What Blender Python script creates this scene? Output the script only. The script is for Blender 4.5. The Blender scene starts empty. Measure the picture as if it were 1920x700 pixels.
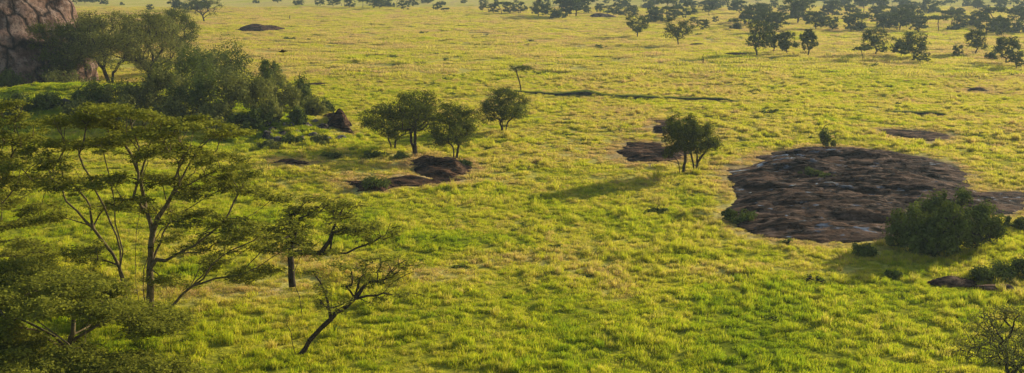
import bpy, math, numpy as np
from mathutils import Vector
rng=np.random.default_rng(11)
FPX=2059.0; H=25.0; PITCH=math.radians(11.26); SP,CP=math.sin(PITCH),math.cos(PITCH)
scene=bpy.context.scene
# ---------------------------------------------------------------- noise
_T=np.random.default_rng(3).random(65536)
def _h(ix,iy,iz):
    return _T[((ix*73856093)^(iy*19349663)^(iz*83492791))&65535]
def vn(x,y,z=0.0):
    x=np.asarray(x,float);y=np.asarray(y,float);z=np.zeros_like(x)+z
    ix=np.floor(x).astype(np.int64);iy=np.floor(y).astype(np.int64);iz=np.floor(z).astype(np.int64)
    fx=x-ix;fy=y-iy;fz=z-iz
    fx=fx*fx*(3-2*fx);fy=fy*fy*(3-2*fy);fz=fz*fz*(3-2*fz)
    r=0
    for a in (0,1):
        for b in (0,1):
            for c in (0,1):
                w=(fx if a else 1-fx)*(fy if b else 1-fy)*(fz if c else 1-fz)
                r=r+w*_h(ix+a,iy+b,iz+c)
    return r*2-1
def fbm(x,y,z=0.0,o=4):
    r=0;a=0.5;f=1.0
    for i in range(o):
        r=r+a*vn(np.asarray(x)*f+i*17.3,np.asarray(y)*f-i*9.1,np.asarray(z)*f+i*3.3);a*=0.5;f*=2.03
    return r
def sstep(a,b,x):
    t=np.clip((x-a)/(b-a),0,1);return t*t*(3-2*t)
# ---------------------------------------------------------------- terrain
def terrain(x,y):
    x=np.asarray(x,float);y=np.asarray(y,float)
    z=0.30*vn(x/13,y/13,1.5)+0.9*vn(x/60,y/60,4.5)-0.1
    z=z*sstep(900,300,np.hypot(x,y))+0.16*vn(x/4.1,y/4.1,7.7)*sstep(400,200,np.hypot(x,y))
    d=np.hypot((x+72)/34,(y-188)/30); z=z+5.0*sstep(1.25,0.1,d)*(1+0.25*vn(x/7,y/7,2.2))
    d=np.hypot((x+38)/16,(y-172)/12); z=z+2.2*sstep(1.2,0.1,d)*(1+0.3*vn(x/5,y/5,2.9))
    d=np.hypot((x+26)/16,(y-134)/9); z=z+1.0*sstep(1.2,0.0,d)
    d=np.hypot((x-20)/3.5,(y-113)/3.0); z=z+0.7*sstep(1.1,0.0,d)
    return z
def G(px,py):
    u=(px-960)/FPX;v=(py-350)/FPX
    den=SP+v*CP;z=0.0
    for i in range(14):
        t=(H-z)/den;X=t*u;Y=t*(CP-v*SP)
        z=0.5*z+0.5*float(terrain(X,Y))
    return X,Y,float(terrain(X,Y))
def PM(px,py):
    X,Y,z=G(px,py); return FPX/(Y*CP+(H-z)*SP)
def Gl(l): return np.array([G(a,b)[:2] for a,b in l])
# ---------------------------------------------------------------- materials
def newmat(n):
    m=bpy.data.materials.new(n);m.use_nodes=True;nt=m.node_tree;nt.nodes.clear()
    return m,nt
class NT:
    def __init__(s,nt): s.nt=nt
    def n(s,t,**k):
        nd=s.nt.nodes.new(t)
        for a,b in k.items():
            if a=='inp':
                for c,d in b.items(): nd.inputs[c].default_value=d
            else: setattr(nd,a,b)
        return nd
    def l(s,a,b): s.nt.links.new(a,b)
    def mix(s,f,a,b,bt='MIX'):
        nd=s.nt.nodes.new('ShaderNodeMixRGB');nd.blend_type=bt
        for i,v in ((0,f),(1,a),(2,b)):
            if hasattr(v,'links'): s.nt.links.new(v,nd.inputs[i])
            elif i==0: nd.inputs[0].default_value=v
            else: nd.inputs[i].default_value=(*v,1)
        return nd.outputs[0]
    def math(s,op,a,b=0.0,cl=False):
        nd=s.nt.nodes.new('ShaderNodeMath');nd.operation=op;nd.use_clamp=cl
        for i,v in ((0,a),(1,b)):
            if hasattr(v,'links'): s.nt.links.new(v,nd.inputs[i])
            else: nd.inputs[i].default_value=v
        return nd.outputs[0]
    def noise(s,vec,sc,det=4,rough=0.55):
        nd=s.n('ShaderNodeTexNoise');nd.inputs['Scale'].default_value=sc;nd.inputs['Detail'].default_value=det;nd.inputs['Roughness'].default_value=rough
        if vec is not None:s.l(vec,nd.inputs['Vector'])
        return nd.outputs['Fac']
    def ramp(s,f,a,b,c0=(0,0,0),c1=(1,1,1)):
        nd=s.n('ShaderNodeValToRGB');e=nd.color_ramp.elements;e[0].position=a;e[1].position=b;e[0].color=(*c0,1);e[1].color=(*c1,1)
        s.l(f,nd.inputs[0]);return nd.outputs[0]
    def attr(s,name,t='GEOMETRY'):
        nd=s.n('ShaderNodeAttribute');nd.attribute_name=name;nd.attribute_type=t;return nd.outputs['Fac']
def leafmat(name,dark,light,trans,tm=0.45):
    m,nt=newmat(name);k=NT(nt)
    r=k.attr('r')
    col=k.mix(r,dark,light)
    tcol=k.mix(r,tuple(c*0.6 for c in trans),trans)
    d=k.n('ShaderNodeBsdfDiffuse');k.l(col,d.inputs[0])
    t=k.n('ShaderNodeBsdfTranslucent');k.l(tcol,t.inputs[0])
    mx=k.n('ShaderNodeMixShader',inp={0:tm});k.l(d.outputs[0],mx.inputs[1]);k.l(t.outputs[0],mx.inputs[2])
    o=k.n('ShaderNodeOutputMaterial')
    k.l(mx.outputs[0],o.inputs[0])
    return m
M_leaf_mid=leafmat('acacia_leaves',(0.028,0.042,0.008),(0.20,0.22,0.030),(0.21,0.24,0.025),0.35)
M_leaf_far=leafmat('far_tree_leaves',(0.030,0.050,0.012),(0.13,0.16,0.035),(0.14,0.17,0.03),0.35)
M_leaf_fever=leafmat('fever_tree_leaves',(0.045,0.065,0.010),(0.42,0.40,0.055),(0.46,0.46,0.045),0.4)
M_leaf_bush=leafmat('bush_leaves',(0.030,0.050,0.012),(0.25,0.29,0.055),(0.20,0.24,0.03),0.25)
M_leaf_olive=leafmat('olive_leaves',(0.045,0.06,0.016),(0.42,0.40,0.10),(0.32,0.33,0.05),0.27)
M_leaf_herb=leafmat('herb_leaves',(0.10,0.15,0.02),(0.24,0.30,0.04),(0.28,0.36,0.03),0.4)
def grassmat():
    m,nt=newmat('savanna_grass_blades');k=NT(nt)
    h=k.attr('h');r=k.attr('r');tint=k.attr('tint','INSTANCER');geo=k.n('ShaderNodeNewGeometry')
    P=geo.outputs['Position']
    nz=k.noise(P,0.5,3)
    f=k.math('ADD',tint,k.math('MULTIPLY',k.math('SUBTRACT',nz,0.5),0.6))
    f=k.math('ADD',f,k.math('MULTIPLY',k.math('SUBTRACT',r,0.5),0.45),True)
    tip=k.n('ShaderNodeValToRGB');cr=tip.color_ramp
    cr.elements[0].position=0;cr.elements[0].color=(0.40,0.54,0.016,1)
    cr.elements[1].position=1;cr.elements[1].color=(0.90,0.58,0.25,1)
    e=cr.elements.new(0.22);e.color=(0.66,0.73,0.022,1)
    e=cr.elements.new(0.45);e.color=(0.92,0.83,0.040,1)
    e=cr.elements.new(0.7);e.color=(0.97,0.78,0.16,1)
    k.l(f,tip.inputs[0])
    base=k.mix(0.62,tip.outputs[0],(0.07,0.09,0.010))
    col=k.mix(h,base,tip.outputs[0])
    cl=k.noise(P,1.1,4,0.65)
    col=k.mix(k.ramp(cl,0.36,0.52,(0.5,0.5,0.5),(0,0,0)),col,(0.14,0.20,0.014))
    d=k.n('ShaderNodeBsdfDiffuse');k.l(col,d.inputs[0])
    t=k.n('ShaderNodeBsdfTranslucent');k.l(col,t.inputs[0])
    mx=k.n('ShaderNodeMixShader',inp={0:0.6});k.l(d.outputs[0],mx.inputs[1]);k.l(t.outputs[0],mx.inputs[2])
    o=k.n('ShaderNodeOutputMaterial');k.l(mx.outputs[0],o.inputs[0]);return m
M_grass=grassmat()
def groundmat():
    m,nt=newmat('grassland_ground');k=NT(nt)
    tint=k.attr('tint');geo=k.n('ShaderNodeNewGeometry');P=geo.outputs['Position']
    nz=k.noise(P,0.35,6,0.65)
    f=k.math('ADD',tint,k.math('MULTIPLY',k.math('SUBTRACT',nz,0.5),0.7),True)
    c=k.n('ShaderNodeValToRGB');cr=c.color_ramp
    cr.elements[0].position=0;cr.elements[0].color=(0.18,0.25,0.012,1)
    cr.elements[1].position=1;cr.elements[1].color=(0.74,0.50,0.22,1)
    e=cr.elements.new(0.45);e.color=(0.66,0.60,0.05,1)
    e=cr.elements.new(0.7);e.color=(0.90,0.74,0.19,1)
    k.l(f,c.inputs[0])
    fine=k.noise(P,2.2,5,0.7)
    col=k.mix(k.ramp(fine,0.35,0.62),k.mix(0.5,c.outputs[0],(0.08,0.11,0.015)),c.outputs[0])
    b=k.n('ShaderNodeBump',inp={'Strength':0.9,'Distance':0.6});k.l(k.noise(P,1.3,6,0.7),b.inputs['Height'])
    d=k.n('ShaderNodeBsdfDiffuse');k.l(col,d.inputs[0]);k.l(b.outputs[0],d.inputs['Normal'])
    o=k.n('ShaderNodeOutputMaterial');k.l(d.outputs[0],o.inputs[0]);return m
M_ground=groundmat()
def rockmat(name,dark,mid,light,wet,stretch=(0.35,1.1,1.6),puddle=False):
    m,nt=newmat(name);k=NT(nt)
    geo=k.n('ShaderNodeNewGeometry');P=geo.outputs['Position']
    mp=k.n('ShaderNodeMapping');mp.inputs['Scale'].default_value=stretch;mp.inputs['Rotation'].default_value=(0,0,0.15);k.l(P,mp.inputs[0]);V=mp.outputs[0]
    n1=k.noise(V,0.35,8,0.7);n2=k.noise(P,1.3,6,0.75);n3=k.noise(V,0.9,6,0.7)
    col=k.mix(k.ramp(n1,0.44,0.56),dark,mid)
    col=k.mix(k.math('MULTIPLY',k.ramp(n3,0.50,0.60),0.8),col,light)
    col=k.mix(k.ramp(n2,0.38,0.52,(0.8,0.8,0.8),(0,0,0)),col,tuple(c*0.3 for c in dark))
    vo=k.n('ShaderNodeTexVoronoi');vo.feature='DISTANCE_TO_EDGE';vo.inputs['Scale'].default_value=0.32
    ad=k.n('ShaderNodeVectorMath',operation='ADD');nn=k.n('ShaderNodeTexNoise',inp={'Scale':0.6,'Detail':5.0});k.l(V,nn.inputs['Vector']);k.l(V,ad.inputs[0])
    sc=k.n('ShaderNodeVectorMath',operation='SCALE',inp={'Scale':2.2});k.l(nn.outputs['Color'],sc.inputs[0]);k.l(sc.outputs[0],ad.inputs[1]);k.l(ad.outputs[0],vo.inputs['Vector'])
    crack=k.ramp(vo.outputs['Distance'],0.01,0.09,(1,1,1),(0,0,0))
    col=k.mix(k.math('MULTIPLY',crack,0.9),col,(0.008,0.006,0.004))
    hgt=k.math('ADD',k.math('MULTIPLY',n1,1.0),k.math('ADD',k.math('MULTIPLY',n2,0.35),k.math('MULTIPLY',crack,-0.35)))
    b=k.n('ShaderNodeBump',inp={'Strength':1.0,'Distance':1.1});k.l(hgt,b.inputs['Height'])
    p=k.n('ShaderNodeBsdfPrincipled');p.inputs['Roughness'].default_value=0.85
    k.l(col,p.inputs['Base Color']);k.l(b.outputs[0],p.inputs['Normal'])
    p.inputs['Specular IOR Level'].default_value=wet
    o=k.n('ShaderNodeOutputMaterial')
    if puddle:
        mp2=k.n('ShaderNodeMapping');mp2.inputs['Scale'].default_value=(0.45,0.8,1);k.l(P,mp2.inputs[0])
        pn=k.noise(mp2.outputs[0],1.0,5,0.6);big=k.noise(P,0.09,2)
        pm=k.ramp(k.math('ADD',pn,k.math('MULTIPLY',k.math('SUBTRACT',big,0.5),0.5)),0.635,0.655)
        w=k.n('ShaderNodeBsdfPrincipled');w.inputs['Base Color'].default_value=(0.05,0.045,0.04,1);w.inputs['Roughness'].default_value=0.1;w.inputs['Specular IOR Level'].default_value=0.6
        mx=k.n('ShaderNodeMixShader');k.l(pm,mx.inputs[0]);k.l(p.outputs[0],mx.inputs[1]);k.l(w.outputs[0],mx.inputs[2]);k.l(mx.outputs[0],o.inputs[0])
    else:k.l(p.outputs[0],o.inputs[0])
    return m
M_slab=rockmat('wet_granite',(0.065,0.032,0.016),(0.18,0.096,0.052),(0.32,0.20,0.13),0.05,puddle=True)
M_slab2=rockmat('granite_slab',(0.055,0.026,0.012),(0.16,0.08,0.038),(0.30,0.17,0.09),0.05)
M_bould=rockmat('granite_boulder',(0.13,0.072,0.046),(0.29,0.175,0.12),(0.40,0.28,0.21),0.05,(0.5,0.5,0.22))
M_grey=rockmat('grey_rock',(0.15,0.12,0.09),(0.32,0.27,0.21),(0.46,0.40,0.33),0.05,(1,1,1))
def barkmat(name,a,b):
    m,nt=newmat(name);k=NT(nt);geo=k.n('ShaderNodeNewGeometry')
    n=k.noise(geo.outputs['Position'],3.0,5,0.7)
    p=k.n('ShaderNodeBsdfPrincipled');p.inputs['Roughness'].default_value=0.85;p.inputs['Specular IOR Level'].default_value=0.1;k.l(k.mix(k.ramp(n,0.35,0.65),a,b),p.inputs['Base Color'])
    bb=k.n('ShaderNodeBump',inp={'Strength':0.6,'Distance':0.05});k.l(n,bb.inputs['Height']);k.l(bb.outputs[0],p.inputs['Normal'])
    o=k.n('ShaderNodeOutputMaterial');k.l(p.outputs[0],o.inputs[0]);return m
M_bark=barkmat('dark_bark',(0.035,0.026,0.017),(0.10,0.073,0.045))
M_barkf=barkmat('fever_tree_bark',(0.085,0.065,0.03),(0.26,0.19,0.09))
M_soil=barkmat('dark_soil',(0.035,0.03,0.018),(0.09,0.075,0.04))
# ---------------------------------------------------------------- mesh helpers
def mk_mesh(name,V,faces,mats,attrs=None,smooth=()):
    me=bpy.data.meshes.new(name)
    V=np.ascontiguousarray(V,dtype=np.float32)
    me.vertices.add(len(V));me.vertices.foreach_set('co',V.ravel())
    li=np.concatenate([f.ravel() for f,_ in faces]).astype(np.int32)
    ls=[];mi=[];off=0;sm=[]
    for f,m in faces:
        n,kk=f.shape;ls.append(off+np.arange(n)*kk);off+=n*kk;mi.append(np.full(n,m));sm.append(np.full(n,m in smooth))
    ls=np.concatenate(ls).astype(np.int32);mi=np.concatenate(mi).astype(np.int32);sm=np.concatenate(sm)
    me.loops.add(len(li));me.loops.foreach_set('vertex_index',li)
    me.polygons.add(len(ls));me.polygons.foreach_set('loop_start',ls);me.polygons.foreach_set('material_index',mi)
    me.polygons.foreach_set('use_smooth',sm)
    for m in mats: me.materials.append(m)
    if attrs:
        for a,v in attrs.items():
            at=me.attributes.new(a,'FLOAT','POINT');at.data.foreach_set('value',np.ascontiguousarray(v,dtype=np.float32))
    me.update(calc_edges=True);me.validate()
    return me
def add(name,me,loc=(0,0,0),rz=0.0,s=1.0,coll=None):
    o=bpy.data.objects.new(name,me);(coll or scene.collection).objects.link(o)
    o.location=loc;o.rotation_euler=(0,0,rz);o.scale=(s,s,s) if not hasattr(s,'__len__') else s
    return o
def unit(a): return a/np.maximum(np.linalg.norm(a,axis=-1,keepdims=True),1e-9)
def tubes(P0,P1,r0,r1,k=6):
    n=len(P0);D=unit(P1-P0);up=np.where(np.abs(D[:,2:3])>0.9,np.array([[1.,0,0]]),np.array([[0,0,1.]]))
    A=unit(np.cross(D,up));B=np.cross(D,A)
    an=np.arange(k)*2*math.pi/k
    ring=A[:,None,:]*np.cos(an)[None,:,None]+B[:,None,:]*np.sin(an)[None,:,None]
    V=np.concatenate([P0[:,None]+ring*r0[:,None,None],P1[:,None]+ring*r1[:,None,None]],axis=1).reshape(-1,3)
    i=np.arange(k);j=(i+1)%k
    f=np.stack([i,j,j+k,i+k],1)
    F=(f[None]+(np.arange(n)*2*k)[:,None,None]).reshape(-1,4)
    return V,F
def leaves(C,L,W,rg,bias,rand=None,flat=1.0):
    n=len(C);N=unit(unit(rg.normal(size=(n,3)))+bias)
    A=unit(np.cross(N,rg.normal(size=(n,3)))*np.array([1,1,flat]));B=unit(np.cross(N,A))
    s=rg.uniform(0.55,1.35,(n,1));A=A*L*0.5*s;B=B*W*0.5*s
    V=np.stack([C-A,C+B-A*0.2,C+A,C-B+A*0.2],1).reshape(-1,3)
    F=np.arange(4*n).reshape(-1,4)
    return V,F,np.repeat(rand,4)
def ell(rg,n,c,rx,ry,rz):
    p=unit(rg.normal(size=(n,3)))*rg.random((n,1))**(1/2.6)
    return p*np.array([rx,ry,rz])+np.array(c)
def grow(stems,pts,alpha=0.35):
    nodes=[];par=[];pl=[]
    for s in stems:
        for i,p in enumerate(s):
            nodes.append(np.array(p,float))
            if i==0: par.append(-1);pl.append(0.)
            else: par.append(len(nodes)-2);pl.append(pl[-1]+np.linalg.norm(nodes[-1]-nodes[-2]))
    pts=np.asarray(pts);n=len(pts)
    best=np.full(n,1e9);bp=np.zeros(n,int)
    first=[i for i in range(len(nodes))]
    def upd(i):
        d=pts-nodes[i];dist=np.linalg.norm(d,axis=1)
        down=np.maximum(0,-d[:,2])
        c=dist+alpha*pl[i]+1.0*down
        m=c<best;best[m]=c[m];bp[m]=i
    for i in first:
        if par[i]!=-1: upd(i)
    done=np.zeros(n,bool)
    for _ in range(n):
        b=np.where(done,1e9,best);j=int(np.argmin(b))
        done[j]=True;nodes.append(pts[j]);par.append(int(bp[j]));pl.append(pl[bp[j]]+np.linalg.norm(pts[j]-nodes[bp[j]]))
        upd(len(nodes)-1)
    return np.array(nodes),np.array(par)
def make_tree(name,stems,pts,R,leafn,leafL,leafW,sig,sigz,rg,mats,alpha=0.35,upb=0.6,rmin=0.014,leafprob=1.0,k=6,cr=0.45,flat=1.0,outw=0.8):
    N,par=grow(stems,pts,alpha)
    n=len(N);cnt=np.zeros(n);ch=np.zeros(n,int)
    for i in range(n):
        if par[i]>=0: ch[par[i]]+=1
    cnt[ch==0]=1
    for i in range(n-1,-1,-1):
        if par[i]>=0: cnt[par[i]]+=cnt[i]
    tot=cnt[par==-1].max()
    rad=np.maximum(R*(cnt/tot)**0.5,rmin)
    e=np.where(par>=0)[0];P0=N[par[e]];P1=N[e]
    T=np.zeros_like(N);T[e]=P1-P0
    T0=unit(T[par[e]]);root=(par[par[e]]<0);T0[root]=unit(P1-P0)[root]
    Ln=np.linalg.norm(P1-P0,axis=1,keepdims=True)
    pr=np.minimum(rad[par[e]],rad[e]*1.7);pr[root]=rad[par[e]][root]*1.25
    segs=3;prev=P0;rp=pr;VV=[];FF=[];off=0
    jit=rg.normal(size=P0.shape)*Ln*0.03
    for s in range(1,segs+1):
        t=s/segs
        h=(2*t**3-3*t*t+1)*P0+(t**3-2*t*t+t)*T0*Ln*0.6+(-2*t**3+3*t*t)*P1+(t**3-t*t)*(P1-P0)
        if s<segs: h=h+jit*(1 if s==1 else -0.6)
        rr=pr+(rad[e]-pr)*t
        v,f=tubes(prev,h,rp,rr,k);VV.append(v);FF.append(f+off);off+=len(v);prev=h;rp=rr
    V=np.concatenate(VV);F=np.concatenate(FF)
    tips=N[len(N)-len(pts):]
    if leafprob<1: tips=tips[rg.random(len(tips))<leafprob]
    C=np.repeat(tips,leafn,axis=0)+rg.normal(size=(len(tips)*leafn,3))*np.array([sig,sig,sigz])
    clm=0.5+0.9*vn(tips[:,0]*0.9+3,tips[:,1]*0.9,tips[:,2]*0.9)
    rr=np.clip(np.repeat(clm*0.6+rg.random(len(tips))*0.4,leafn)*cr+rg.random(len(C))*(1-cr),0,1)
    cen=tips.mean(0);bias=unit((C-cen)/np.maximum(tips.std(0),0.3))*outw+np.array([0,0,upb])
    LV,LF,LR=leaves(C,leafL,leafW,rg,bias,rr,flat)
    Vall=np.concatenate([V,LV]);r=np.concatenate([np.zeros(len(V)),LR])
    return mk_mesh(name,Vall,[(F,0),(LF+len(V),1)],mats,{'r':r},smooth=(0,))
def round_tree(name,h,w,seed,dens=1.0,mats=None,leaf=0.22,umb=False,nst=1,npt=230,ln=42,low=0.36):
    rg=np.random.default_rng(seed);pts=[]
    nl=int(18+rg.integers(0,6));nlb=int(npt*0.68)
    for i in range(nl):
        a=i*2.399+rg.uniform(-.5,.5);rr=w*0.5*rg.uniform(0.4,0.9)
        if umb: z=h*rg.uniform(0.70,0.90);rz=h*0.07
        else:
            q=rg.random();z=h*(low+(0.90-low)*q);rr*=1-0.5*max(0,(q-0.55)/0.45);rz=h*0.085
            if q<0.2: rr*=0.85
        lr=w*rg.uniform(0.08,0.165)
        pts.append(ell(rg,max(3,nlb//nl),(rr*math.cos(a),rr*math.sin(a),z),lr,lr,rz))
    if umb: pts.append(ell(rg,npt//4,(0,0,h*0.86),w*0.42,w*0.42,h*0.06))
    else:
        q=ell(rg,int(npt*0.38),(0,0,h*(0.5*low+0.47)),w*0.42,w*0.42,h*(0.47-0.42*low))
        pts.append(q)
    pts=np.concatenate(pts)
    stems=[]
    for s in range(nst):
        a=rg.uniform(0,6.28);o=0.25 if nst>1 else 0.0
        b=np.array([math.cos(a)*o,math.sin(a)*o,0]);le=np.array([math.cos(a),math.sin(a),0])*rg.uniform(0.02,0.07)*h
        q=0.2 if not umb else 0.35
        stems.append([b-np.array([0,0,0.4]),b+le*0.4+np.array([0,0,h*q*0.5]),b+le+np.array([0,0,h*q])])
    return make_tree(name,stems,pts,0.024*h,int(ln*dens),leaf,leaf*0.5,w*0.034,h*0.024 if not umb else h*0.015,rg,mats or [M_bark,M_leaf_mid],alpha=0.3,upb=0.4)
def bush_mesh(name,h,w,seed,mats=None,leaf=0.14,n=9000,nl=16):
    rg=np.random.default_rng(seed);pts=[];C=[];R=[];BI=[]
    for i in range(nl):
        a=i*2.399+rg.uniform(-.6,.6);rr=w*0.5*rg.uniform(0.05,0.82);lr=w*rg.uniform(0.07,0.19)
        z=h*rg.uniform(0.18,0.86)*(1-0.4*rr/(w*.5))
        cc=rg.random();m=n//nl
        u=unit(rg.normal(size=(m,3)))
        p=u*(1-0.4*rg.random((m,1))**1.5);rn=1+1.0*vn(p[:,0]*2.6+i*5,p[:,1]*2.6,p[:,2]*2.6)
        p=p*rn[:,None]*np.array([lr,lr,min(lr*1.15,h*0.3)])+np.array([rr*math.cos(a),rr*math.sin(a),z])
        kk=p[:,2]>0;p=p[kk];C.append(p);BI.append(u[kk]*1.3+np.array([0,0,.3]))
        cl=0.5+0.8*vn(p[:,0]*1.6,p[:,1]*1.6,p[:,2]*1.6+seed)
        R.append(np.clip(cc*0.3+cl*0.35+rg.random(len(p))*0.45-0.05,0,1));pts.append(p[:8]*0.85)
    C=np.concatenate(C);R=np.concatenate(R);pts=np.concatenate(pts);BI=np.concatenate(BI)
    N,par=grow([[(0,0,-.3),(0,0,h*0.12)]],pts,0.3);e=np.where(par>=0)[0]
    V,F=tubes(N[par[e]],N[e],np.full(len(e),0.05),np.full(len(e),0.03),4)
    LV,LF,LR=leaves(C,leaf,leaf*0.6,rg,BI,R)
    return mk_mesh(name,np.concatenate([V,LV]),[(F,0),(LF+len(V),1)],mats or [M_bark,M_leaf_bush],{'r':np.concatenate([np.zeros(len(V)),LR])},smooth=(0,))
# ---------------------------------------------------------------- rock slabs
def sdf(P,x,y):
    x=np.asarray(x,float);y=np.asarray(y,float);n=len(P);d=np.full(x.shape,1e18);ins=np.zeros(x.shape,bool)
    for i in range(n):
        a=P[i];b=P[(i+1)%n];ex,ey=b-a
        t=np.clip(((x-a[0])*ex+(y-a[1])*ey)/(ex*ex+ey*ey),0,1)
        d=np.minimum(d,(x-a[0]-t*ex)**2+(y-a[1]-t*ey)**2)
        c=((a[1]>y)!=(b[1]>y))
        with np.errstate(divide='ignore',invalid='ignore'):
            xi=a[0]+(y-a[1])*ex/(ey if ey!=0 else 1e-9)
        ins^=c&(x<xi)
    return np.where(ins,1,-1)*np.sqrt(d)
slabs=[]
def slab_sd(P,x,y):
    return sdf(P,x+1.6*fbm(x/3.,y/3.,5.),y+2.8*fbm(x/3.,y/3.,9.))
SL=[
 ('granite_outcrop',[(1352,388),(1378,372),(1352,330),(1362,315),(1405,312),(1412,300),(1460,283),(1560,275),(1650,281),(1740,295),(1810,318),(1822,345),(1845,360),(1935,362),(1935,395),(1880,400),(1800,420),(1700,440),(1640,455),(1560,462),(1480,458),(1400,440),(1372,418)],0.7,M_slab,0.3,5.0),
 ('granite_outcrop',[(1156,272),(1185,266),(1225,268),(1262,276),(1300,284),(1290,300),(1230,304),(1180,304),(1158,298)],0.5,M_slab2,0.3,3.0),
 ('granite_outcrop',[(1212,236),(1230,226),(1262,228),(1275,240),(1262,254),(1225,250)],0.5,M_slab2,0.4,3.0),
 ('granite_outcrop',[(1650,245),(1700,243),(1775,252),(1785,262),(1740,268),(1700,258),(1655,254)],0.35,M_slab2,0.4,3.0),
 ('granite_outcrop',[(636,338),(690,332),(700,342),(760,328),(815,336),(870,330),(885,340),(800,352),(740,350),(720,358),(660,360)],0.5,M_slab2,0.22,2.0),
 ('granite_outcrop',[(760,300),(800,294),(860,302),(892,318),(870,336),(820,338),(790,328),(765,316)],1.2,M_slab2,0.22,3.0),
 ('granite_outcrop',[(600,222),(630,214),(655,232),(664,250),(640,250),(612,240)],1.2,M_slab2,0.25,2.0),
 ('granite_outcrop',[(1808,168),(1850,167),(1862,172),(1820,174)],0.4,M_slab2,0.5,2.0),
 ('granite_outcrop',[(510,302),(560,300),(590,306),(560,312),(520,309)],0.4,M_slab2,0.3,2.0),
]
for nme,pl,hh,mt,res,D in SL:
    P=Gl(pl);slabs.append((P,P.min(0)-3,P.max(0)+3))
def rockd(x,y):
    d=np.full(np.shape(x),-50.0)
    for P,a,b in slabs:
        m=(x>a[0])&(x<b[0])&(y>a[1])&(y<b[1])
        if m.any(): d[m]=np.maximum(d[m],slab_sd(P,x[m],y[m]))
    return d
for (nme,pl,hh,mt,res,D),(P,a,b) in zip(SL,slabs):
    xs=np.arange(a[0],b[0],res);ys=np.arange(a[1],b[1],res)
    X,Y=np.meshgrid(xs,ys);x=X.ravel();y=Y.ravel()
    d=slab_sd(P,x,y)
    ang=0.15;yr=y*math.cos(ang)+x*math.sin(ang)
    lay=fbm(x/9,yr/3.2,1.1,5)
    ter=np.floor(lay*9)/9+0.3*(lay-np.floor(lay*9)/9)
    z=terrain(x,y)-0.25+0.32*sstep(-0.2,0.7,d)+hh*sstep(0,D,d)*(0.75+2.2*ter)+0.10*fbm(x/0.9,yr/0.5,2.2,3)
    z=z-1.2*sstep(-0.1,-1.2,d)
    nx,ny=len(xs),len(ys);i=(np.arange(ny-1)[:,None]*nx+np.arange(nx-1)[None]).ravel()
    F=np.stack([i,i+1,i+nx+1,i+nx],1);keep=(d[F]>-1.4).all(1);F=F[keep]
    me=mk_mesh(nme,np.stack([x,y,z],1),[(F,0)],[mt],smooth=(0,))
    add(nme,me)
# ---------------------------------------------------------------- tint (dryness) field
def tintf(x,y):
    r=np.hypot(x,y)
    t=0.30+0.28*sstep(75,165,r)+0.12*sstep(190,420,r)
    t=t+0.36*fbm(x/20,y/28,3.3,4)+0.28*fbm(x/4,y/6,8.8,3)
    t=t-0.16*sstep(-8,-40,x)*sstep(170,90,r)
    t=t+0.40*np.exp(-((y-94-0.1*x)/11)**2)*(0.6+0.8*vn(x/9,y/6,1.))
    d=np.hypot((x+60)/50,(y-180)/36);t=t-0.25*sstep(1.1,0.5,d)
    rd=rockd(x,y);t=t+0.38*np.exp(-(rd/2.0)**2)
    return np.clip(t,0.02,1)
# ---------------------------------------------------------------- ground sheet
def axis(lo,hi,st,far):
    a=list(np.arange(lo,hi,st));s=st;v=hi
    up=[]
    while v<far: up.append(v);s*=1.09;v+=s
    up.append(far);s=st;v=lo;dn=[]
    while v>-far: s*=1.09;v-=s;dn.append(v)
    return np.array(dn[::-1]+a+up)
xs=axis(-130,130,0.8,9000);ys=axis(40,250,0.8,9000)
X,Y=np.meshgrid(xs,ys);x=X.ravel();y=Y.ravel()
z=terrain(x,y);near=(np.abs(x)<130)&(y>40)&(y<260)
rd=np.full(x.shape,-50.);rd[near]=rockd(x[near],y[near])
z=z-0.9*sstep(0.6,2.0,rd)
nx,ny=len(xs),len(ys);i=(np.arange(ny-1)[:,None]*nx+np.arange(nx-1)[None]).ravel()
F=np.stack([i,i+1,i+nx+1,i+nx],1)
add('grassland_ground',mk_mesh('grassland_ground',np.stack([x,y,z],1),[(F,0)],[M_ground],{'tint':tintf(x,y)},smooth=(0,)))
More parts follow.
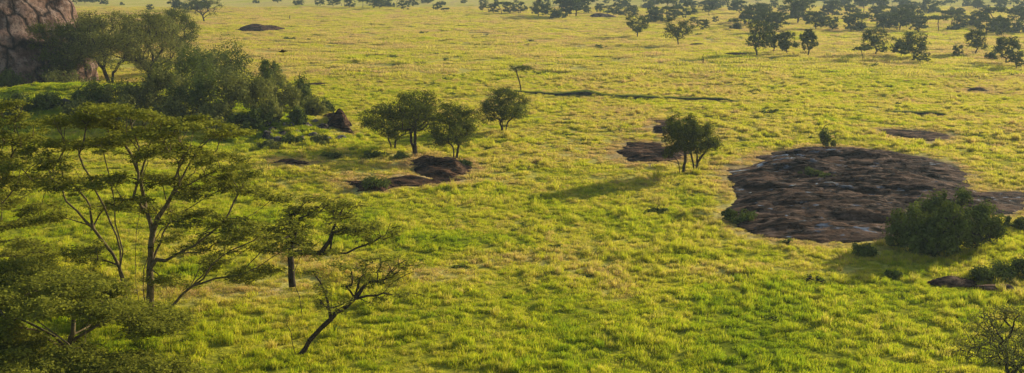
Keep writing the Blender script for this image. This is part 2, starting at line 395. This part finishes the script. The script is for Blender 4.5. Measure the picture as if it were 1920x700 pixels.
# ---------------------------------------------------------------- instancer
def instancer(name,P,rot,scl,idx,meshes,tint):
    col=bpy.data.collections.new(name+'_parts')
    for i,me in enumerate(meshes):
        o=bpy.data.objects.new('%s_part_%02d'%(name,i),me);col.objects.link(o)
    me=bpy.data.meshes.new(name);me.vertices.add(len(P));me.vertices.foreach_set('co',np.ascontiguousarray(P,dtype=np.float32).ravel())
    def at(n,t,v,key):
        a=me.attributes.new(n,t,'POINT');a.data.foreach_set(key,np.ascontiguousarray(v).ravel())
    at('rot','FLOAT_VECTOR',rot.astype(np.float32),'vector');at('scl','FLOAT_VECTOR',scl.astype(np.float32),'vector')
    at('idx','INT',idx.astype(np.int32),'value');at('tint','FLOAT',tint.astype(np.float32),'value')
    o=bpy.data.objects.new(name,me);scene.collection.objects.link(o)
    ng=bpy.data.node_groups.new(name,'GeometryNodeTree')
    ng.interface.new_socket('Geometry',in_out='INPUT',socket_type='NodeSocketGeometry');ng.interface.new_socket('Geometry',in_out='OUTPUT',socket_type='NodeSocketGeometry')
    gi=ng.nodes.new('NodeGroupInput');go=ng.nodes.new('NodeGroupOutput')
    ci=ng.nodes.new('GeometryNodeCollectionInfo');ci.inputs['Collection'].default_value=col;ci.inputs['Separate Children'].default_value=True;ci.inputs['Reset Children'].default_value=True
    iop=ng.nodes.new('GeometryNodeInstanceOnPoints');iop.inputs['Pick Instance'].default_value=True
    def na(n,t):
        a=ng.nodes.new('GeometryNodeInputNamedAttribute');a.data_type=t;a.inputs['Name'].default_value=n;return a.outputs['Attribute']
    L=ng.links.new
    m2p=ng.nodes.new('GeometryNodeMeshToPoints');L(gi.outputs[0],m2p.inputs[0])
    L(m2p.outputs[0],iop.inputs['Points']);L(ci.outputs[0],iop.inputs['Instance'])
    L(na('idx','INT'),iop.inputs['Instance Index']);L(na('rot','FLOAT_VECTOR'),iop.inputs['Rotation']);L(na('scl','FLOAT_VECTOR'),iop.inputs['Scale'])
    L(iop.outputs[0],go.inputs[0])
    md=o.modifiers.new('scatter','NODES');md.node_group=ng
    return o
def tuft(name,rad,n,hmin,hmax,w,seed,lean=0.35):
    rg=np.random.default_rng(seed)
    a=rg.uniform(0,6.283,n);r=rad*np.sqrt(rg.random(n));x=r*np.cos(a);y=r*np.sin(a)
    hh=rg.uniform(hmin,hmax,n)*(1-0.45*(r/rad)**2)
    th=rg.uniform(0,6.283,n);wx=np.cos(th)*w*.5;wy=np.sin(th)*w*.5
    lx=rg.normal(size=n)*lean*hh*0.7+x/rad*0.25*hh-0.12*hh;ly=rg.normal(size=n)*lean*hh*0.7+y/rad*0.25*hh
    B=np.stack([x,y,np.full(n,-0.1)],1);W=np.stack([wx,wy,0*wx],1)
    Mi=B+np.stack([lx*0.35,ly*0.35,hh*0.6+.1],1);Tp=B+np.stack([lx,ly,hh+.1],1)
    V=np.stack([B-W,B+W,Mi+W*.8,Mi-W*.8,Tp],1).reshape(-1,3)
    o=(np.arange(n)*5)[:,None];Q=o+np.array([[0,1,2,3]]);T=o+np.array([[3,2,4]])
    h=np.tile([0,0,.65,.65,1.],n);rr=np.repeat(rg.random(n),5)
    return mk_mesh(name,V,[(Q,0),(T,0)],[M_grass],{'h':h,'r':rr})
tn=[tuft('t%d'%i,0.45,90,0.14,0.38,0.033,20+i) for i in range(4)]+[tuft('tt%d'%i,0.30,80,0.35,0.75,0.032,40+i,0.4) for i in range(2)]
tm=[tuft('m%d'%i,0.8,160,0.16,0.38,0.06,60+i) for i in range(4)]+[tuft('mm%d'%i,0.5,110,0.4,0.8,0.055,70+i,0.4) for i in range(2)]
tf=[tuft('f%d'%i,3.2,520,0.22,0.6,0.12,80+i) for i in range(4)]
def scatter(name,r0,r1,dens,meshes,ntall,slope=0.56):
    ymax=r1;n=int(dens*slope*(ymax**2-r0**2))
    y=np.sqrt(rng.uniform(r0**2,ymax**2,n));x=rng.uniform(-1,1,n)*slope*y
    d=np.full(n,-50.);m=y<270;d[m]=rockd(x[m],y[m])
    keep=d<rng.uniform(-0.3,0.5,n);x=x[keep];y=y[keep];d=d[keep];n=len(x)
    hn=0.95+0.9*fbm(x/6,y/6,6.1,3)+1.0*fbm(x/1.3,y/1.3,2.1,2)
    hn=np.clip(hn,0.3,2.3)*np.where(d>-1.5,0.6,1)*rng.uniform(0.75,1.25,n)
    t=tintf(x,y)+rng.normal(size=n)*0.10
    idx=rng.integers(0,len(meshes)-ntall,n)
    if ntall:
        tall=(rng.random(n)<0.04+0.42*sstep(0.18,0.38,fbm(x/3.2,y/3.2,12.,3)))&(d<-2)
        idx=np.where(tall,len(meshes)-1-rng.integers(0,ntall,n),idx)
    s=rng.uniform(0.8,1.3,n);sc=np.stack([s,s,s*hn],1)
    rot=np.stack([rng.normal(size=n)*.06,rng.normal(size=n)*.06,rng.uniform(0,6.28,n)],1)
    instancer(name,np.stack([x,y,terrain(x,y)],1),rot,sc,idx,meshes,np.clip(t,0,1))
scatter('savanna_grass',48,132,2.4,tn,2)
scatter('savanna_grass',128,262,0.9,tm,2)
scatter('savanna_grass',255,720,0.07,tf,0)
# low broad-leaved herbs dotted through the grass
HM=[M_bark,M_leaf_herb]
hb=[bush_mesh('h%d'%i,0.5,1.3+0.2*i,30+i,leaf=0.13,n=200,nl=6,mats=HM) for i in range(4)]
n=7000;y=np.sqrt(rng.uniform(50**2,430**2,n));x=rng.uniform(-.56,.56,n)*y
kp=(rockd(x,y)<-0.4)&((fbm(x/9,y/9,21.,3)+0.2*rng.normal(size=n))>0.34);x=x[kp];y=y[kp];n=len(x)
s=rng.gamma(2.5,0.2,n)*(1+y/450);
instancer('savanna_herbs',np.stack([x,y,terrain(x,y)],1),np.stack([0*x,0*x,rng.uniform(0,6.28,n)],1),np.stack([s,s,s*0.8],1),rng.integers(0,4,n),hb,0*x)
# ---------------------------------------------------------------- boulders
def boulder(name,loc,s,mat,seed,rz=0.0,amp=0.25,sub=4,flat=0.0):
    import bmesh
    bm=bmesh.new();bmesh.ops.create_icosphere(bm,subdivisions=sub,radius=1.0)
    co=np.array([v.co[:] for v in bm.verts]);sd=seed*7.7
    n=1+amp*fbm(co[:,0]*1.3+sd,co[:,1]*1.3,co[:,2]*1.3,5)*1.6
    lay=fbm(co[:,0]*0.8+sd,co[:,1]*0.8,co[:,2]*5,3);n=n+0.12*amp*4*np.round(lay*3)/3*0.5
    co=co*n[:,None]
    for v,c in zip(bm.verts,co): v.co=c
    for f in bm.faces: f.smooth=True
    me=bpy.data.meshes.new(name);bm.to_mesh(me);bm.free();me.materials.append(mat)
    return add(name,me,loc,rz,s)
boulder('granite_dome',(-129,243,-3),(34,26,29),M_bould,3,0.4,0.16,6)
x0,y0,z0=G(490,58);boulder('granite_boulder',(x0,y0,z0-0.5),(9.5,7,3.0),M_slab2,5,0.2,0.2,5)
x0,y0,z0=G(1130,33);boulder('granite_boulder',(x0,y0,z0-0.5),(7,5,2.6),M_bould,9,0,0.2,4)
x0,y0,z0=G(1382,104);boulder('granite_boulder',(x0,y0,z0-0.3),(4.5,3,1.1),M_slab2,10,0,0.25,4)
x0,y0,z0=G(1306,86);boulder('granite_boulder',(x0,y0,z0-0.3),(3,2,1.1),M_slab2,11,0,0.25,4)
x0,y0,z0=G(590,160);boulder('granite_boulder',(x0,y0,z0-0.3),(3.2,2.4,0.8),M_slab2,12,0,0.25,4)
x0,y0,z0=G(1790,532);boulder('granite_boulder',(x0,y0,z0-0.4),(2.4,1.6,0.9),M_slab2,13,0,0.3,4)
x0,y0,z0=G(1880,545);boulder('granite_boulder',(x0,y0,z0-0.4),(2.4,1.6,0.9),M_slab2,14,0,0.3,4)
rg=np.random.default_rng(5)
rk=[(500,232),(512,244),(530,250),(540,235),(556,248),(575,236),(562,262),(500,256),(585,254),(602,240),(545,222),(575,214),(100,190),(85,196),(120,196),(520,266),(610,260),(480,250),(640,262),(590,228),(548,262),(525,232)]
for i,(a,b) in enumerate(rk):
    x0,y0,z0=G(a,b);s=rg.uniform(0.45,1.1);boulder('kopje_rock',(x0,y0,z0-0.1*s),(s*1.2,s,s*0.8),M_grey,20+i,rg.uniform(0,6),0.45,3)
# ---------------------------------------------------------------- mid trees
def place_tree(px,py,hpx,wpx,seed,**k):
    X0,Y0,Z0=G(px,py);s=PM(px,py)
    nm=k.pop('nm','acacia_tree')
    me=round_tree(nm,hpx/s,wpx/s,seed,**k);return add(nm,me,(X0,Y0,Z0),0)
place_tree(738,280,88,140,101,nst=3,npt=340,ln=32)
place_tree(781,290,124,130,102,nst=2,npt=380,ln=36)
place_tree(853,298,106,112,103,nst=2,npt=360,ln=36,low=0.3)
place_tree(945,247,84,108,104,nst=3,npt=380,ln=38,low=0.24)
place_tree(977,173,54,56,105,npt=110,ln=22,umb=True)
place_tree(1277,326,118,88,116,nst=2,npt=340,ln=32)
place_tree(1305,324,98,98,117,nst=2,npt=320,ln=32)
# ---------------------------------------------------------------- distant trees (named row)
FM=[M_bark,M_leaf_far]
dk=dict(npt=140,ln=24,leaf=0.45,low=0.24,mats=FM)
for i,(a,b,h,w) in enumerate([(383,42,60,95),(1195,72,50,52),(1272,86,54,66),(1420,106,70,60),(1450,100,44,46),(1476,103,46,44),(1515,105,52,36),(1640,106,54,70),(1712,112,56,64),(1828,102,50,50),(1885,122,56,58),(1690,108,34,50)]):
    place_tree(a,b,h,w,200+i,**dk)
far=[round_tree('fa%d'%i,7.5,9.5 if i<4 else 11,300+i,npt=90,ln=22,leaf=0.65,umb=(i>=5),low=0.18,mats=FM) for i in range(6)]+[bush_mesh('fb%d'%i,4,8,330+i,mats=FM,leaf=0.6,n=1500,nl=9) for i in range(2)]
fl=[]
lst=[(835,28,12),(905,22,16),(925,26,18),(940,28,22),(955,27,20),(975,26,20),(1010,32,30),(1022,30,24),(1045,36,34),(1062,33,42),(1080,32,42),(1100,26,26),(1125,26,18),(1150,30,22),(1165,30,18),(1185,34,20),(1318,58,20),(1300,46,14),(1380,56,24),(1405,50,30),(1440,62,38),(1455,60,34),(1530,56,34),(1495,45,46),(1560,32,28),(1610,58,30),(1650,52,26),(1700,52,30),(1720,58,26),(1760,60,28),(1800,56,26),(1850,66,36),(1876,70,34),(1905,62,40),(1618,114,24),(1725,120,24),(1795,108,22),(1860,112,26),(1905,130,30),(520,6,14),(560,10,18),(600,12,16),(625,14,18),(640,14,16),(655,16,18),(680,16,16),(700,16,20),(712,18,18),(730,14,20),(757,20,18),(775,14,22),(820,20,14),(480,6,12),(870,8,12),(1230,30,24),(1260,40,20),(1250,28,26)]
for a,b,h in lst:
    X0,Y0,Z0=G(a,b);fl.append((X0,Y0,Z0,1.15*h/PM(a,b)/7.5))
n=950
yy=rng.uniform(430,1600,n*4);xx=rng.uniform(-0.6,0.6,n*4)*yy
dn=fbm(xx/70,yy/110,3.1,3)+0.48*sstep(0.02,0.36,xx/yy)+0.15*sstep(600,900,yy)
m=(dn>0.17)&~((yy<640)&(xx/yy<0.12))
for a,b in zip(xx[m][:n],yy[m][:n]): fl.append((a,b,float(terrain(a,b)),rng.uniform(0.4,1.25)))
fl=np.array(fl);nf=len(fl)
instancer('distant_trees',fl[:,:3],np.stack([np.zeros(nf),np.zeros(nf),rng.uniform(0,6.28,nf)],1),fl[:,3:4]*np.array([[1,1,1]])*np.stack([rng.uniform(.8,1.15,nf),rng.uniform(.8,1.15,nf),np.ones(nf)],1),rng.integers(0,8,nf),far,np.zeros(nf))
# ---------------------------------------------------------------- kopje vegetation
def place_bush(px,py,hpx,wpx,seed,**k):
    X0,Y0,Z0=G(px,py);s=PM(px,py);nm=k.pop('nm','shrub')
    return add(nm,bush_mesh(nm,hpx/s,wpx/s,seed,**k),(X0,Y0,Z0-0.1),0)
OL=[M_bark,M_leaf_olive]
place_tree(118,168,135,130,401,nst=3,npt=420,ln=40,leaf=0.36,nm='olive_tree',low=0.25)
place_tree(160,150,130,130,405,nst=3,npt=400,ln=40,leaf=0.36,nm='olive_tree',low=0.22,mats=OL)
place_tree(210,168,150,190,402,nst=3,npt=480,ln=42,leaf=0.36,mats=OL,nm='olive_tree')
place_tree(285,160,145,150,403,nst=2,npt=440,ln=42,leaf=0.36,mats=OL,nm='olive_tree',low=0.25)
place_tree(335,110,95,110,404,nst=2,npt=320,ln=36,leaf=0.36,nm='olive_tree',low=0.2)
bl=[(345,190,110,120),(300,195,90,110),(385,178,105,100),(435,215,105,105),(375,215,90,110),(250,205,70,110),(180,195,50,90),(480,215,115,95),(440,180,115,100),(530,212,90,75),(565,204,70,70),(120,180,55,100),(50,170,55,80),(590,222,44,56),(500,190,95,80),(320,225,50,90),(20,180,50,80),(230,230,38,70),(545,270,18,40),(600,270,18,40),(480,240,40,60),(400,235,55,90),(555,232,30,44),(410,150,75,80),(350,140,75,80),(510,170,60,50),(90,200,30,60),(150,215,30,70),(30,215,40,80),(410,262,24,60),(300,255,28,70),(505,280,16,50),(612,214,30,36),(510,228,44,50),(455,245,40,60)]
for i,(a,b,h,w) in enumerate(bl):
    place_bush(a,b,h,w,500+i,leaf=0.34,n=5600,mats=OL if i%2==1 else None,nl=18)
# ---------------------------------------------------------------- right side bush, small shrubs
RB=[(1770,478,110,105,12000),(1705,468,105,90,9000),(1832,470,105,90,10000),(1745,440,92,80,6000),(1800,450,128,60,6000),(1735,480,70,80,6000),(1765,440,110,36,3000)]
for i,(a,b,h,w,n_) in enumerate(RB): place_bush(a,b,h,w,600+i,n=n_,leaf=0.24,nl=22)
sm=[(1545,276,44,44),(1395,417,24,50),(1365,412,22,40),(1520,330,16,48),(1560,336,14,54),(1620,478,20,70),(1870,525,36,70),(1910,520,42,70),(1845,528,36,60),(1680,520,12,40),(705,352,26,90),(870,312,14,30),(750,298,14,50),(1905,430,30,50),(700,296,14,60),(620,296,12,70),(1230,398,10,50)]
for i,(a,b,h,w) in enumerate(sm): place_bush(a,b,h,w,700+i,n=2600,leaf=0.2,nl=9)
# ---------------------------------------------------------------- big fever trees in the left foreground
FT=[M_barkf,M_leaf_fever];rg=np.random.default_rng(9)
def fever(name,base,sc,stems_px,pads,seed,ox,oy,ln=66,R=0.2,dens=9,leaf=0.25,mats=FT,prob=1.0,sig=0.27,alpha=0.45,rz=0.36):
    rg=np.random.default_rng(seed);pts=[]
    for (a,b,r) in pads:
        c=((a-ox)/sc,rg.uniform(-1,1)*2.8,(oy-b)/sc)
        tl=rg.normal(size=2)*0.12
        q=ell(rg,max(6,int(dens*r*r)),c,r*1.3,r*1.3,rz)
        q[:,2]-=0.05*((q[:,0]-c[0])**2+(q[:,1]-c[1])**2)+tl[0]*(q[:,0]-c[0])+tl[1]*(q[:,1]-c[1]);pts.append(q)
    stems=[]
    for s in stems_px:
        yy=rg.uniform(-.4,.4);dy=rg.uniform(-.5,.5)
        stems.append([((a-ox)/sc,yy+dy*i,(oy-b)/sc-(0.5 if i==0 else 0)) for i,(a,b) in enumerate(s)])
    me=make_tree(name,stems,np.concatenate(pts),R,ln,leaf,leaf*0.38,sig,0.09,rg,mats,alpha=alpha,upb=0.6,leafprob=prob,cr=0.65,flat=0.35,rmin=0.02,outw=0.3)
    return add(name,me,base)
b=G(265,618);s=PM(265,618)
pads=[(165,225,2.0),(220,210,2.2),(300,203,2.3),(375,222,2.1),(440,248,1.5),(110,275,1.4),(180,270,2.0),(260,258,2.0),(340,270,2.1),(415,290,1.9),(480,300,1.1),
 (95,335,1.3),(160,330,1.7),(240,320,1.6),(320,332,1.8),(400,345,1.8),(480,352,1.5),(530,372,1.0),(120,395,1.3),(200,390,1.5),(300,395,1.3),(380,395,1.7),(460,408,1.8),(540,420,1.4),
 (190,450,1.2),(350,450,1.5),(430,450,1.7),(510,465,1.6),(580,455,1.0),(390,500,1.3),(460,505,1.3),(330,500,1.0),(160,480,1.1),(350,540,0.8),(60,300,1.1),(500,500,1.0),(140,300,1.2),(280,360,1.2),(440,320,1.2),(200,240,1.6),(330,240,1.6)]
fever('fever_tree',b,s,[[(245,605),(238,520),(228,440),(190,350),(165,290)],[(250,610),(246,520),(240,430),(235,340),(225,270)],[(262,612),(262,520),(275,420),(300,340),(310,265)],[(288,575),(290,500),(300,430),(345,350),(385,285)],[(268,625),(320,575),(372,528),(430,470),(490,440)],[(240,590),(225,500),(180,430),(130,380)],[(272,600),(278,500),(305,440),(360,390),(420,355)]],pads,77,265,618,dens=10,R=0.24)
b=G(-60,560);s=PM(-60,560)
fever('fever_tree',b,s,[[(-60,560),(-62,470),(-50,370),(-20,300)],[(-50,565),(-30,470),(10,380)],[(-70,560),(-110,440),(-120,330)]],
 [(-40,185,2.2),(30,200,2.2),(80,222,1.6),(-110,210,2.2),(10,240,2.2),(70,258,1.7),(-60,250,2.2),(105,300,1.2),(30,290,2.2),(-30,310,2),(60,335,1.9),(5,370,1.9),(90,385,1.4),(30,420,1.9),(-50,400,2),(80,440,1.5),(20,480,1.6),(-120,300,2),(100,470,1.1)],78,-60,560,dens=10,ln=66)
b=G(560,668);s=PM(560,668)
FD=[M_bark,M_leaf_fever]
fever('leaning_acacia_tree',b,s,[[(553,672),(580,640),(620,600),(665,560)],[(553,672),(548,620),(542,600)]],
 [(700,540,1.4),(750,520,1.1),(770,545,0.9),(690,505,1.0),(640,545,1.0),(610,530,.8),(660,475,1.0),(720,560,0.9),(730,500,1.0),(600,500,.8),(680,520,1.2)],79,560,668,ln=34,R=0.17,dens=12,prob=0.9,mats=FD,leaf=0.22,sig=0.22,rz=0.3)
b=G(567,610);s=PM(567,610)
fever('leaning_acacia_tree',b,s,[[(568,612),(562,570),(550,525),(560,490),(600,455)],[(550,525),(545,480),(555,440)]],
 [(560,400,1.3),(620,405,1.5),(680,420,1.5),(720,440,1.0),(640,440,1.3),(570,440,1.0),(690,455,1.0),(600,385,1.1),(530,420,0.9),(650,395,1.2),(610,470,.8)],80,567,610,ln=44,R=0.22,dens=12,prob=0.95,mats=FD,leaf=0.25,sig=0.24,rz=0.3)
for i,(X0,Y0,hh,ww) in enumerate([(-25,58,8.5,13),(-31,64,8,10),(-19.5,52,5.5,8),(-27,53,6.5,11)]):
    rgc=np.random.default_rng(90+i);lob=[]
    for j in range(18):
        a=j*2.4;r=ww*.5*math.sqrt((j+.5)/18);lob.append(ell(rgc,40,(r*math.cos(a),r*math.sin(a),hh*(0.92-0.4*(r/ww*2)**2*rgc.uniform(.3,1.3))),1.6,1.6,0.4))
    me=make_tree('fever_tree',[[(0,0,-.5),(0.3,0,hh*.3),(0.2,0.2,hh*.5)]],np.concatenate(lob),0.16,72,0.22,0.085,0.27,0.11,rgc,FT,alpha=.4,upb=0.6,cr=.65,flat=0.35,outw=0.3)
    add('fever_tree',me,(X0,Y0,float(terrain(X0,Y0))))
FB=[M_bark,M_leaf_olive]
for i,(X0,Y0,hh,ww) in enumerate([(30,62,5.2,8.5),(24.5,57,3.0,6),(34,63,4.2,6)]):
    me=round_tree('thorn_tree',hh,ww,950+i,dens=0.4,mats=FB,leaf=0.14,nst=5,npt=560,low=0.4,ln=30);add('thorn_tree',me,(X0,Y0,float(terrain(X0,Y0))))
for i,(a,b,h,w) in enumerate([(180,610,50,90),(120,560,60,110),(60,520,60,90),(320,600,22,60),(200,560,40,70),(30,650,60,100),(150,690,60,110)]):
    place_bush(a,b,h,w,800+i,n=5000,leaf=0.2,mats=[M_bark,M_leaf_fever],nm='shrub')
# ---------------------------------------------------------------- stream gully bank
def bank(px,hgt,seed):
    P=Gl(px);out=[];
    seg=[]
    for i in range(len(P)-1):
        n=max(2,int(np.linalg.norm(P[i+1]-P[i])/0.5))
        for t in np.arange(n)/n: seg.append(P[i]*(1-t)+P[i+1]*t)
    seg=np.array(seg);n=len(seg)
    s=np.arange(n)*0.5
    seg[:,1]+=1.2*fbm(s/4,s*0+seed,1.,3)
    hh=hgt*(0.55+0.9*np.clip(fbm(s/5,s*0,seed*1.,3)+0.3,0,1))*np.sin(np.pi*np.clip(s/s[-1],0,1))**0.3
    rows=[(-0.9,-0.15),(-0.35,0.15),(-0.15,0.75),(0.15,1.0),(1.2,0.85),(3.2,-0.2)]
    V=[]
    for dy,hz in rows:
        x=seg[:,0]+0.15*vn(s*1.3,s*0+dy,3.);y=seg[:,1]+dy+0.2*vn(s*1.1,s*0+dy*3,7.)
        V.append(np.stack([x,y,terrain(x,y)+hz*hh],1))
    V=np.concatenate(V);F=[]
    for r in range(len(rows)-1):
        i=np.arange(n-1)+r*n;F.append((np.stack([i,i+1,i+n+1,i+n],1),0 if r<2 else 1))
    me=mk_mesh('stream_bank',V,F,[M_soil,M_ground],{'tint':np.full(len(V),0.5)},smooth=(0,1));add('stream_bank',me)
bank([(940,170),(1000,176),(1060,180),(1120,182),(1180,184),(1240,187),(1300,188),(1360,190),(1400,193)],1.1,1);bank([(1670,212),(1720,216),(1788,219)],0.8,2);bank([(1100,70),(1180,73)],0.6,3);bank([(640,72),(700,74),(760,76)],0.5,5)
# ---------------------------------------------------------------- dead sapling and stumps
def dead(name,base,pts,R):
    P=np.array(pts,float);v,f=tubes(P[:-1],P[1:],np.linspace(R,R*0.5,len(P)-1),np.linspace(R*.9,R*.3,len(P)-1),6)
    add(name,mk_mesh(name,v,[(f,0)],[M_bark],smooth=(0,)),base)
dead('dead_sapling',G(1543,274),[(0,0,-.2),(0.1,0,1.2),(-0.2,0,2.2),(0.1,0,2.9),(0.9,0.1,3.3)],0.09)
dead('tree_stump',G(1318,120),[(0,0,-.2),(0.05,0,1.0),(-.1,0,2.0),(0.1,0,2.6)],0.18)
dead('tree_stump',G(543,38),[(0,0,-.2),(0.05,0,1.0),(0,0,1.8),(0.3,0,2.6)],0.25)
# ---------------------------------------------------------------- birds
def bird(px,py,dist,sc):
    u=(px-960)/FPX;v=(py-350)/FPX
    loc=(dist*u,dist*(CP-v*SP),H-dist*(SP+v*CP))
    k=8;secs=[(-.16,.004,0),(-.10,.022,0),(-.03,.036,0),(.04,.036,0),(.09,.022,.008),(.12,.022,.012),(.145,.012,.008),(.165,.003,.004)]
    V=[]
    for x,r,dz in secs:
        for j in range(k):
            a=2*math.pi*j/k;V.append((x,r*math.cos(a),dz+r*math.sin(a)))
    F=[]
    for i in range(len(secs)-1):
        for j in range(k): F.append((i*k+j,i*k+(j+1)%k,(i+1)*k+(j+1)%k,(i+1)*k+j))
    for sg_ in (1,-1):
        w=[(.06,.02,.02),(.07,.12,.06),(.03,.25,.05),(-.03,.30,.04),(-.02,.16,.05),(-.05,.03,.02)];b0=len(V)
        V+=[(x,y*sg_,z) for x,y,z in w];F+=[(b0,b0+1,b0+4,b0+5),(b0+1,b0+2,b0+3,b0+4)]
    b0=len(V);V+=[(-.14,.01,0),(-.14,-.01,0),(-.25,-.05,0),(-.22,0,0),(-.25,.05,0)];F+=[(b0,b0+1,b0+2,b0+3),(b0,b0+3,b0+4)]
    me=bpy.data.meshes.new('flying_bird');me.from_pydata(V,[],F);me.materials.append(M_soil);ob=add('flying_bird',me,loc,0.5,sc)
bird(530,97,55,1.4);bird(1045,276,60,0.4);bird(1000,303,60,0.4)
# ---------------------------------------------------------------- haze volume
m,nt=newmat('haze_air');k=NT(nt)
vs=k.n('ShaderNodeVolumeScatter');vs.inputs['Color'].default_value=(0.72,0.89,1,1);vs.inputs['Density'].default_value=0.00018;vs.inputs['Anisotropy'].default_value=0.3
o=k.n('ShaderNodeOutputMaterial');k.l(vs.outputs[0],o.inputs['Volume'])
ht=32
bx=[(-3500,-400,-30),(3500,-400,-30),(3500,5000,-30),(-3500,5000,-30),(-3500,-400,ht),(3500,-400,ht),(3500,5000,ht),(-3500,5000,ht)]
me=bpy.data.meshes.new('atmosphere_haze');me.from_pydata(bx,[],[(0,3,2,1),(4,5,6,7),(0,1,5,4),(1,2,6,5),(2,3,7,6),(3,0,4,7)]);me.materials.append(m);add('atmosphere_haze',me)
# ---------------------------------------------------------------- light, sky, camera
EL=math.radians(17);sd=np.array([19.0,15.0]);sd=sd/np.linalg.norm(sd)
L=bpy.data.lights.new('sun','SUN');L.energy=5.0;L.angle=math.radians(0.53);L.color=(1.0,0.93,0.74)
lo=bpy.data.objects.new('sun',L);scene.collection.objects.link(lo)
dirv=Vector((sd[0]*math.cos(EL),sd[1]*math.cos(EL),math.sin(EL)));lo.rotation_euler=dirv.to_track_quat('Z','Y').to_euler();lo.location=(60,60,80)
w=bpy.data.worlds.new('World');scene.world=w;w.use_nodes=True;nt=w.node_tree
bg=nt.nodes['Background'];sk=nt.nodes.new('ShaderNodeTexSky');sk.sky_type='NISHITA';sk.sun_disc=False;sk.sun_elevation=EL;sk.sun_rotation=math.atan2(sd[0],sd[1])
nt.links.new(sk.outputs[0],bg.inputs[0]);bg.inputs[1].default_value=0.12
cam=bpy.data.cameras.new('camera');cam.sensor_width=36;cam.lens=36*FPX/1920;cam.clip_end=20000;cam.clip_start=0.5
co=bpy.data.objects.new('camera',cam);scene.collection.objects.link(co);co.location=(0,0,H);co.rotation_euler=(math.pi/2-PITCH,0,0);scene.camera=co
scene.view_settings.view_transform='Standard';scene.view_settings.look='None';scene.view_settings.exposure=0
